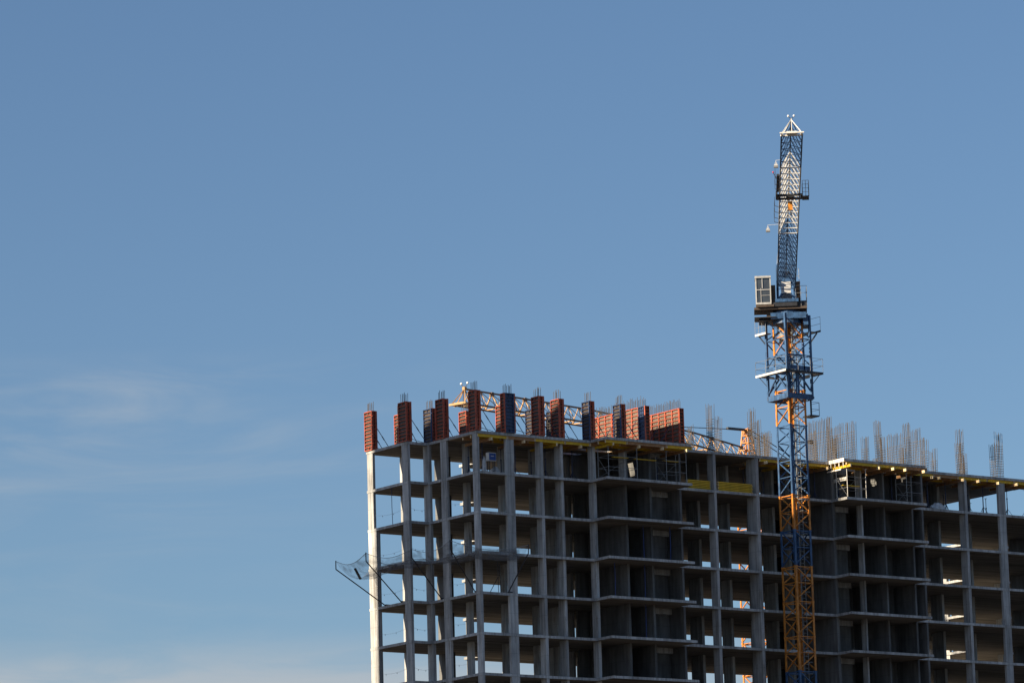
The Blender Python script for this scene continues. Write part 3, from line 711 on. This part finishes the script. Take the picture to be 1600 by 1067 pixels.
# turret with crossed braces
m = MB(U)
for x in (-.68,.68):
    for s_ in (-.7,.75): m.beam((x,s_,11.5),(x*.95,s_*.9,14.6),.17)
for s_ in (.75,-.7):
    m.beam((-.62,s_,11.9),(.62,s_,13.4),.14); m.beam((.62,s_,11.9),(-.62,s_,13.4),.14)
    m.beam((-.62,s_,13.5),(.62,s_,13.5),.14); m.beam((-.62,s_,13.6),(0,s_,14.6),.1); m.beam((.62,s_,13.6),(0,s_,14.6),.1); m.beam((-.65,s_,14.6),(.65,s_,14.6),.16)
    m.beam((-.65,s_,11.75),(.65,s_,11.75),.18)
for x in (-.65,.65): m.beam((x,-.7,11.8),(x,.75,13.4),.1); m.beam((x,-.7,13.4),(x,.75,13.4),.1)
# tower head above, tapering to the tie point
for x in (-.6,.6):
    for s_ in (-.65,.65): m.beam((x,s_,14.6),(x*.25,-.1,18.2),.12)
for q in range(4):
    f = q/4; w_ = .6*(1-f*.75)
    for s_ in (-.65*(1-f),.65*(1-f)): m.beam((-w_,s_,14.6+3.6*f),(w_,s_,14.6+3.6*f),.07)
m.build('tower_head', M['cblue'], CR)
m = MB(U); m.box(-.45,.45,-.9,-.5,11.95,12.55,0); m.box(-.4,.35,.5,.9,12.3,13.2,0); m.box(-.5,.3,-.3,.2,11.78,12.0,1); m.box(-.3,.5,.0,.4,13.6,14.1,1)
m.build('hoist_machinery', [M['sheet'],M['dark']], CR)
# cab
cb = MB(U); cb.box(-2.40,-1.2,.1,1.55,11.35,11.5,0); cb.box(-2.42,-1.18,.05,1.62,13.42,13.58,0)
for x in (-2.35,-1.24):
    for s_ in (.14,1.5): cb.beam((x,s_,11.5),(x,s_,13.42),.09)
cb.beam((-2.38,1.52,12.5),(-1.2,1.52,12.5),.06); cb.beam((-2.0,1.53,12.05),(-1.2,1.53,12.05),.03); cb.beam((-1.98,1.52,11.5),(-1.98,1.52,12.62),.04); cb.beam((-1.86,1.52,12.62),(-1.86,1.52,13.42),.06); cb.box(-2.36,-1.22,.1,.16,11.5,13.42,0)
cb.box(-2.39,-2.345,.2,1.45,11.5,12.3,0)
cab = cb.build('cab', M['cabp'], CR)
m = MB(U); m.box(-2.30,-1.29,1.46,1.49,11.52,13.40); m.box(-2.37,-2.34,.2,1.44,12.32,13.38); m.box(-1.25,-1.22,.2,1.44,11.9,13.38); m.build('window', M['glass'], cab)
m = MB(U); m.box(-2.15,-1.75,.5,1.0,11.52,12.9); m.box(-2.3,-2.1,1.1,1.38,11.6,12.5,1); m.build('seat', [M['dark'],M['sheet']], cab)
m = MB(U); m.box(-2.36,-1.0,-.3,1.5,11.165,11.345); m.box(-1.19,-.85,.2,1.2,11.5,12.9); m.build('cab_support', M['brown'], CR)
# jib: triangular lattice pointing to the viewer
ZJ = 12.62; JH = 1.12; JW = .69
def jib(Uf, s0, s1, name, ma, parent, zj, jh, jw, bay=1.8, ch=.095, br=.045, bend=None, dg=True):
    m = MB(Uf); zf = bend or (lambda s_: 0)
    for x in (-jw,jw): 
        s_ = s0
        while s_ < s1-.01:
            e = min(s1, s_+bay); m.beam((x,s_,zj+zf(s_)),(x,e,zj+zf(e)),ch); s_ = e
    s_ = s0
    while s_ < s1-.01:
        e = min(s1, s_+bay); m.beam((0,s_,zj+jh+zf(s_)),(0,e,zj+jh+zf(e)),ch)
        m.beam((-jw,s_,zj+zf(s_)),(jw,s_,zj+zf(s_)),br)
        if dg: m.beam((-jw,e,zj+zf(e)),(jw,s_,zj+zf(s_)),br*.7)
        for x in (-jw,jw):
            m.beam((x,s_,zj+zf(s_)),(0,e,zj+jh+zf(e)),br); m.beam((x,e,zj+zf(e)),(0,e,zj+jh+zf(e)),br)
        s_ = e
    m.beam((-jw,s1,zj+zf(s1)),(jw,s1,zj+zf(s1)),br*1.6)
    return m.build(name, ma, parent)
lab(jib(U,.9,21.8,'jib_section',M['jblue'],CR,ZJ,JH,JW,bay=1.74),'blue inner jib section')
lab(jib(U,21.85,43.6,'jib_section',M['jgrey'],CR,ZJ,JH,JW,bay=1.81,br=.06,dg=False),'white middle jib section')
lab(jib(U,43.65,53.2,'jib_section',M['jblue'],CR,ZJ,JH,JW,bay=1.9),'blue outer jib section')
m = MB(U)
m.beam((-.76,53.3,ZJ),(.76,53.3,ZJ),.10); m.beam((-.8,54.0,ZJ+.02),(.8,54.0,ZJ+.02),.08); m.box(-.35,.35,53.4,53.9,ZJ-.02,ZJ+.14)
for x in (-.66,.66):
    m.beam((x,53.4,ZJ),(0,53.6,ZJ+.98),.05); m.beam((x,54.,ZJ),(0,53.6,ZJ+.98),.045); m.beam((x,53.3,ZJ),(x,54.,ZJ),.1)
m.beam((0,53.9,ZJ),(0,53.6,ZJ+.98),.04)
m.build('jib_tip', M['white'], CR)
m = MB(U); m.beam((0,53.6,ZJ+.95),(0,53.6,ZJ+1.08),.05); m.path([(-.17,53.6,ZJ+1.2),(-.1,53.6,ZJ+1.09),(.1,53.6,ZJ+1.09),(.17,53.6,ZJ+1.2)],.04,1)
lb = m.build('beacon_bracket', [M['white'],M['dark']], CR)
for x in (-.19,.19): MB(U).ball((x,53.6,ZJ+1.24),.075).build('beacon_lamp', M['lamp'], lb, smooth=True)
m = MB(U)
for x in (-.1,.1):
    m.beam((x,-.1,18.1),(x,20.,ZJ+JH+.1),.045,n=5); m.beam((x,-.1,18.15),(x,40.,ZJ+JH+.1),.045,n=5)
m.build('tie_bar', M['dark'], CR)
# counter-jib going away from the viewer with its weights
m = MB(U)
for x in (-.6,.6): m.beam((x,-.8,12.0),(x,-13,12.0),.2,.28)
for q in range(7): m.beam((-.6,-1-q*2,12.0),(.6,-1-q*2,12.0),.12)
m.beam((0,-.1,18.1),(0,-11,12.2),.06,n=5)
m.build('counter_jib', M['cblue'], CR)
for q in range(4): MB(U).box(-.55,.55,-12.9+q*.42,-12.52+q*.42,10.9,12.5).build('counterweight', M['conc'], CR)
# trolley, basket and hook
tr = MB(U); tr.box(-.85,.85,34.3,34.45,ZJ-.22,ZJ-.08); tr.box(-.85,.85,35.5,35.65,ZJ-.22,ZJ-.08); tr.beam((-.82,34.3,ZJ-.15),(-.82,35.65,ZJ-.15),.14); tr.beam((.82,34.3,ZJ-.15),(.82,35.65,ZJ-.15),.14)
tr.box(-.25,.3,34.6,35.3,ZJ-.3,ZJ-.05); tr.box(.9,1.34,34.4,35.6,ZJ-.3,ZJ-.24)
for (x,s_) in ((.9,34.4),(1.34,34.4),(1.34,35.6),(.9,35.6),(1.12,35.6)): tr.beam((x,s_,ZJ-.3),(x,s_,ZJ+.85),.035)
for z in (ZJ+.3,ZJ+.85): tr.path([(.9,34.4,z),(1.34,34.4,z),(1.34,35.6,z),(.9,35.6,z)],.03)
tr.box(-.98,-.86,34.3,36.2,ZJ-.2,ZJ+.05)
trolley = tr.build('trolley', M['dark'], CR)
m = MB(U)
for x in (-.08,.12): m.beam((x,35.,ZJ-.3),(x,35.,ZJ-.52),.03)
m.box(-.13,.17,34.88,35.12,ZJ-1.12,ZJ-.5); m.box(-.17,-.09,34.9,35.1,ZJ-.95,ZJ-.55,1)
pts = [(.02,35,ZJ-1.12),(.02,35,ZJ-1.25),(.12,35,ZJ-1.38),(.05,35,ZJ-1.48),(-.06,35,ZJ-1.42)]
m.path(pts,.06,1); m.build('hook_block', [M['orange'],M['dark']], CR)
# left-hand maintenance rail and floodlights on arms
for ss in ((25.5,27,29,31),(36.5,38,40)):
    m = MB(U)
    for s_ in ss: m.beam((-.66,s_,ZJ),(-1.02,s_,ZJ+.1),.035); m.beam((-1.02,s_,ZJ+.1),(-1.02,s_,ZJ+.75),.03)
    m.beam((-1.02,ss[0],ZJ+.6),(-1.02,ss[-1],ZJ+.6),.03)
    if ss[0] > 30: m.box(-.95,-.75,36.4,41.6,ZJ-.1,ZJ+.04); m.beam((-.85,39.9,ZJ),(-1.16,39.9,ZJ+.5),.04)
    m.build('jib_handrail', M['dark'], CR)
MB(U).ball((-1.16,39.9,ZJ+.55),.06).build('red_lamp', M['redlamp'], CR, smooth=True)
for (s_,x) in ((24.6,-1.5),(45.6,-1.02)):
    m = MB(U); m.beam((-.69,s_,ZJ+.12),(x,s_,ZJ+.08),.022); m.beam((x,s_,ZJ+.1),(x,s_,ZJ-.02),.025)
    m.beam((x,s_,ZJ-.02),(x-.13,s_,ZJ-.28),.04); m.beam((x,s_,ZJ-.02),(x+.13,s_,ZJ-.28),.04); m.box(x-.09,x+.09,s_-.02,s_+.02,ZJ-.27,ZJ-.15,0)
    m.box(x-.15,x+.15,s_-.1,s_+.08,ZJ-.43,ZJ-.28,1)
    m.build('floodlight', [M['sheet'],M['galv']], CR)

# ------------------------------------------------------------------ the far orange crane behind the building
CX, CY = 49.1, 29.0
C2 = thing('tower_crane', (CX,CY,GZ), 'orange tower crane behind the building with its long jib reaching left', 'crane')
z = GZ
while z < 4.2:
    mast_module(CX,CY,1.6,z,min(z+2.75,5.),0).build('mast_section', M['orange'], C2); z += 2.75
D2 = Vector((11.2-CX,18.2-CY,0)); LJ = D2.length; D2.normalize(); N2 = Vector((-D2.y,D2.x,0))
def U2(x,s,z): return (CX+N2.x*x+D2.x*s, CY+N2.y*x+D2.y*s, z)
Z2 = 5.7
def bend(s_):
    P_ = [(0,-.55),(8.,0.),(22.,.27),(40.,0.)]
    for (a,b),(c_,d) in zip(P_,P_[1:]):
        if s_ <= c_: return b+(d-b)*(s_-a)/(c_-a)
    return 0.
m = MB(U2); s_ = 1.0; q = 0
while s_ < LJ-.9:
    e = min(s_+1.42, LJ-.8); a, b = Z2+bend(s_), Z2+bend(e); t_ = 1.28
    for x in (-.7,.7):
        m.beam((x,s_,a),(x,e,b),.12,m=1); m.beam((x,s_,a),(0,s_,a+t_),.055 if q%3 else .09)
        m.beam((x,s_,a),(0,e,b+t_),.04,m=1)
    m.beam((0,s_,a+t_),(0,e,b+t_),.12,m=1); m.beam((-.7,s_,a),(.7,s_,a),.09); m.beam((-.7,s_,a),(.7,e,b),.06)
    if q%3 == 0: m.box(-.14,.14,s_-.16,s_+.16,a+t_-.2,a+t_+.08,1)
    s_ = e; q += 1
lab(m.build('jib_section', [M['cream'],M['chord']], C2), 'pale orange jib with shade coloured into its chords')
m = MB(U2); zt = Z2+bend(LJ)
m.beam((-.85,LJ-.6,zt),(.85,LJ-.6,zt),.16); m.beam((-.85,LJ,zt),(.85,LJ,zt),.16); m.box(-.5,.5,LJ-.5,LJ-.1,zt-.05,zt+.14)
for x in (-.68,.68): m.beam((x,LJ-.6,zt),(0,LJ-.9,zt+1.3),.07); m.beam((x,LJ,zt),(0,LJ-.9,zt+1.3),.07); m.beam((x,LJ-.7,zt),(x,LJ,zt),.12)
m.box(-.12,.12,LJ-1.05,LJ-.75,zt+1.2,zt+1.45); m.build('jib_tip', M['cream'], C2)
lb = MB(U2).path([(-.3,LJ-.9,zt+1.68),(-.15,LJ-.9,zt+1.5),(.15,LJ-.9,zt+1.5),(.3,LJ-.9,zt+1.68)],.05).build('beacon_bracket', M['dark'], C2)
for x in (-.32,.32): MB(U2).ball((x,LJ-.9,zt+1.75),.10).build('beacon_lamp', M['lamp'], lb, smooth=True)
MB(U2).beam((0,LJ-2.6,zt+1.25),(0,LJ-2.6,zt+.6),.1).build('hanging_lamp', M['dark'], C2)
MB(U2).ball((0,12.2,Z2+1.6),.24).build('junction_lamp', M['lamp'], C2, smooth=True)
m = MB(U2)
for x in (-.55,.55):
    for s_ in (-.55,.55): m.beam((x,s_,5.0),(x*.5,s_*.4,8.2),.10)
for q in range(5):
    f = q/5; w_ = .55*(1-f*.5); e_ = .55*(1-.6*f); zz = 5+3.2*f
    for s_ in (-e_,e_): m.beam((-w_,s_,zz),(w_,s_,zz),.07); m.beam((-w_,s_,zz),(w_*.9,s_,zz+.6),.06)
    for x in (-w_,w_): m.beam((x,-e_,zz),(x,e_,zz),.07); m.beam((x,-e_,zz),(x,e_*.9,zz+.6),.06)
m.box(-.2,.2,-.25,.3,7.8,8.15); m.build('tower_head', M['orange'], C2)
m = MB(U2)
ts = 10.2
m.beam((0,.4,8.05),(0,ts,Z2+1.5),.07,n=5); m.beam((0,.4,8.05),(0,2.9,7.9),.22,.2); m.beam((0,ts-.6,Z2+1.55),(0,ts+2,Z2+1.45),.2,.18)
for x in (-.3,.3): m.beam((x,-.3,8.0),(x,-9,5.6),.08,n=5)
m.build('tie_bar', M['dark'], C2)
m = MB(U2)
for x in (-.55,.55): m.beam((x,-.6,5.2),(x,-10,5.2),.2)
for q in range(5): m.beam((-.55,-1-q*2,5.2),(.55,-1-q*2,5.2),.12)
m.build('counter_jib', M['orange'], C2)
for q in range(3): MB(U2).box(-.5,.5,-9.9+q*.5,-9.45+q*.5,3.9,5.6).build('counterweight', M['conc'], C2)
m = MB(U2); m.box(.8,1.9,.3,1.6,3.2,5.2); cab2 = m.build('cab', M['white'], C2)
MB(U2).box(.9,1.8,1.605,1.62,3.9,5.1).build('window', M['glass'], cab2)

# ------------------------------------------------------------------ light, sky, camera
SUN = Vector((-1,.12,.43)).normalized()
sd = bpy.data.lights.new('Sun','SUN'); sd.energy = 5.0; sd.angle = math.radians(.53); sd.color = (1,.82,.58)
so = bpy.data.objects.new('Sun', sd); C.objects.link(so); so.rotation_euler = SUN.to_track_quat('Z','Y').to_euler()
w = bpy.data.worlds.new('World'); S.world = w; w.use_nodes = True
nt = w.node_tree; N = nt.nodes; L = nt.links
bg = N['Background']; sk = N.new('ShaderNodeTexSky'); sk.sky_type = 'NISHITA'; sk.sun_disc = False
sk.sun_elevation = math.asin(SUN.z); sk.sun_rotation = math.atan2(SUN.x, SUN.y)
sk.altitude = 200; sk.air_density = 1.0; sk.dust_density = 0.8; sk.ozone_density = 4.4
bg.inputs['Strength'].default_value = .0505
# thin cirrus low over the horizon on the left
fwd_l = Vector((-190+0,0,0))
tc = N.new('ShaderNodeTexCoord')
az = Vector((-.81,.586,0))          # towards the left of the view
mp = N.new('ShaderNodeMapping'); mp.inputs['Rotation'].default_value = (0,0,.6261); mp.inputs['Scale'].default_value = (13.,13.,85.)
no = N.new('ShaderNodeTexNoise'); no.inputs['Scale'].default_value = 1.; no.inputs['Detail'].default_value = 7; no.inputs['Roughness'].default_value = .55; no.inputs['Distortion'].default_value = 1.6
L.new(tc.outputs['Generated'], mp.inputs['Vector']); L.new(mp.outputs[0], no.inputs['Vector'])
sx = N.new('ShaderNodeSeparateXYZ'); L.new(tc.outputs['Generated'], sx.inputs[0])
def mr(a,b,c_,d,src,clamp=True):
    n_ = N.new('ShaderNodeMapRange'); n_.interpolation_type = 'SMOOTHSTEP'
    for i_,v_ in zip((1,2,3,4),(a,b,c_,d)): n_.inputs[i_].default_value = v_
    L.new(src, n_.inputs[0]); return n_.outputs[0]
def mul(a,b):
    n_ = N.new('ShaderNodeMath'); n_.operation = 'MULTIPLY'; L.new(a,n_.inputs[0])
    if isinstance(b,(int,float)): n_.inputs[1].default_value = b
    else: L.new(b,n_.inputs[1])
    return n_.outputs[0]
dp = N.new('ShaderNodeVectorMath'); dp.operation = 'DOT_PRODUCT'; L.new(tc.outputs['Generated'], dp.inputs[0]); dp.inputs[1].default_value = az
c1 = mr(.34,.86,0,1,no.outputs['Fac']); side = mr(.0,.085,.06,1,dp.outputs['Value'])
low = mul(mr(.186,.174,0,1,sx.outputs['Z']), mr(.135,.160,.35,1,sx.outputs['Z']))
c2 = mr(.30,.60,.5,1,no.outputs['Fac']); band = mr(.124,.106,0,1,sx.outputs['Z']); side2 = mr(-.06,.05,.45,1,dp.outputs['Value'])
fa = mul(mul(mul(c1,low),side),.36); fb = mul(mul(mul(c2,band),side2),.95)
ad = N.new('ShaderNodeMath'); ad.operation = 'ADD'; ad.use_clamp = True; L.new(fa,ad.inputs[0]); L.new(fb,ad.inputs[1]); fac = ad.outputs[0]
mx = N.new('ShaderNodeMix'); mx.data_type = 'RGBA'; mx.inputs[7].default_value = (4.4,4.8,5.2,1)
L.new(fac, mx.inputs[0]); L.new(sk.outputs[0], mx.inputs[6]); L.new(mx.outputs[2], bg.inputs['Color'])

cam = bpy.data.cameras.new('Camera'); co = bpy.data.objects.new('Camera', cam); C.objects.link(co); S.camera = co
f, pitch, roll, yaw = 7005.0881, .1849, -.028, .6261
fw = Vector((math.sin(yaw)*math.cos(pitch), math.cos(yaw)*math.cos(pitch), math.sin(pitch)))
r_ = Vector((math.cos(yaw),-math.sin(yaw),0)); u_ = r_.cross(fw)
r2 = r_*math.cos(roll)+u_*math.sin(roll); u2 = -r_*math.sin(roll)+u_*math.cos(roll)
Dc, px, py = 332.504, 744.1989, 671.9481
pos = -(fw*Dc + r2*(Dc*(px-800)/f) - u2*(Dc*(py-533.5)/f))
mw = Matrix((r2,u2,-fw)).transposed().to_4x4(); mw.translation = pos
co.matrix_world = mw
cam.sensor_fit = 'HORIZONTAL'; cam.sensor_width = 36; cam.lens = f/1600*36; cam.clip_start = 1; cam.clip_end = 20000
S.view_settings.view_transform = 'Standard'; S.view_settings.look = 'None'; S.view_settings.exposure = 1.05; S.view_settings.gamma = 1
S.render.engine = 'CYCLES'
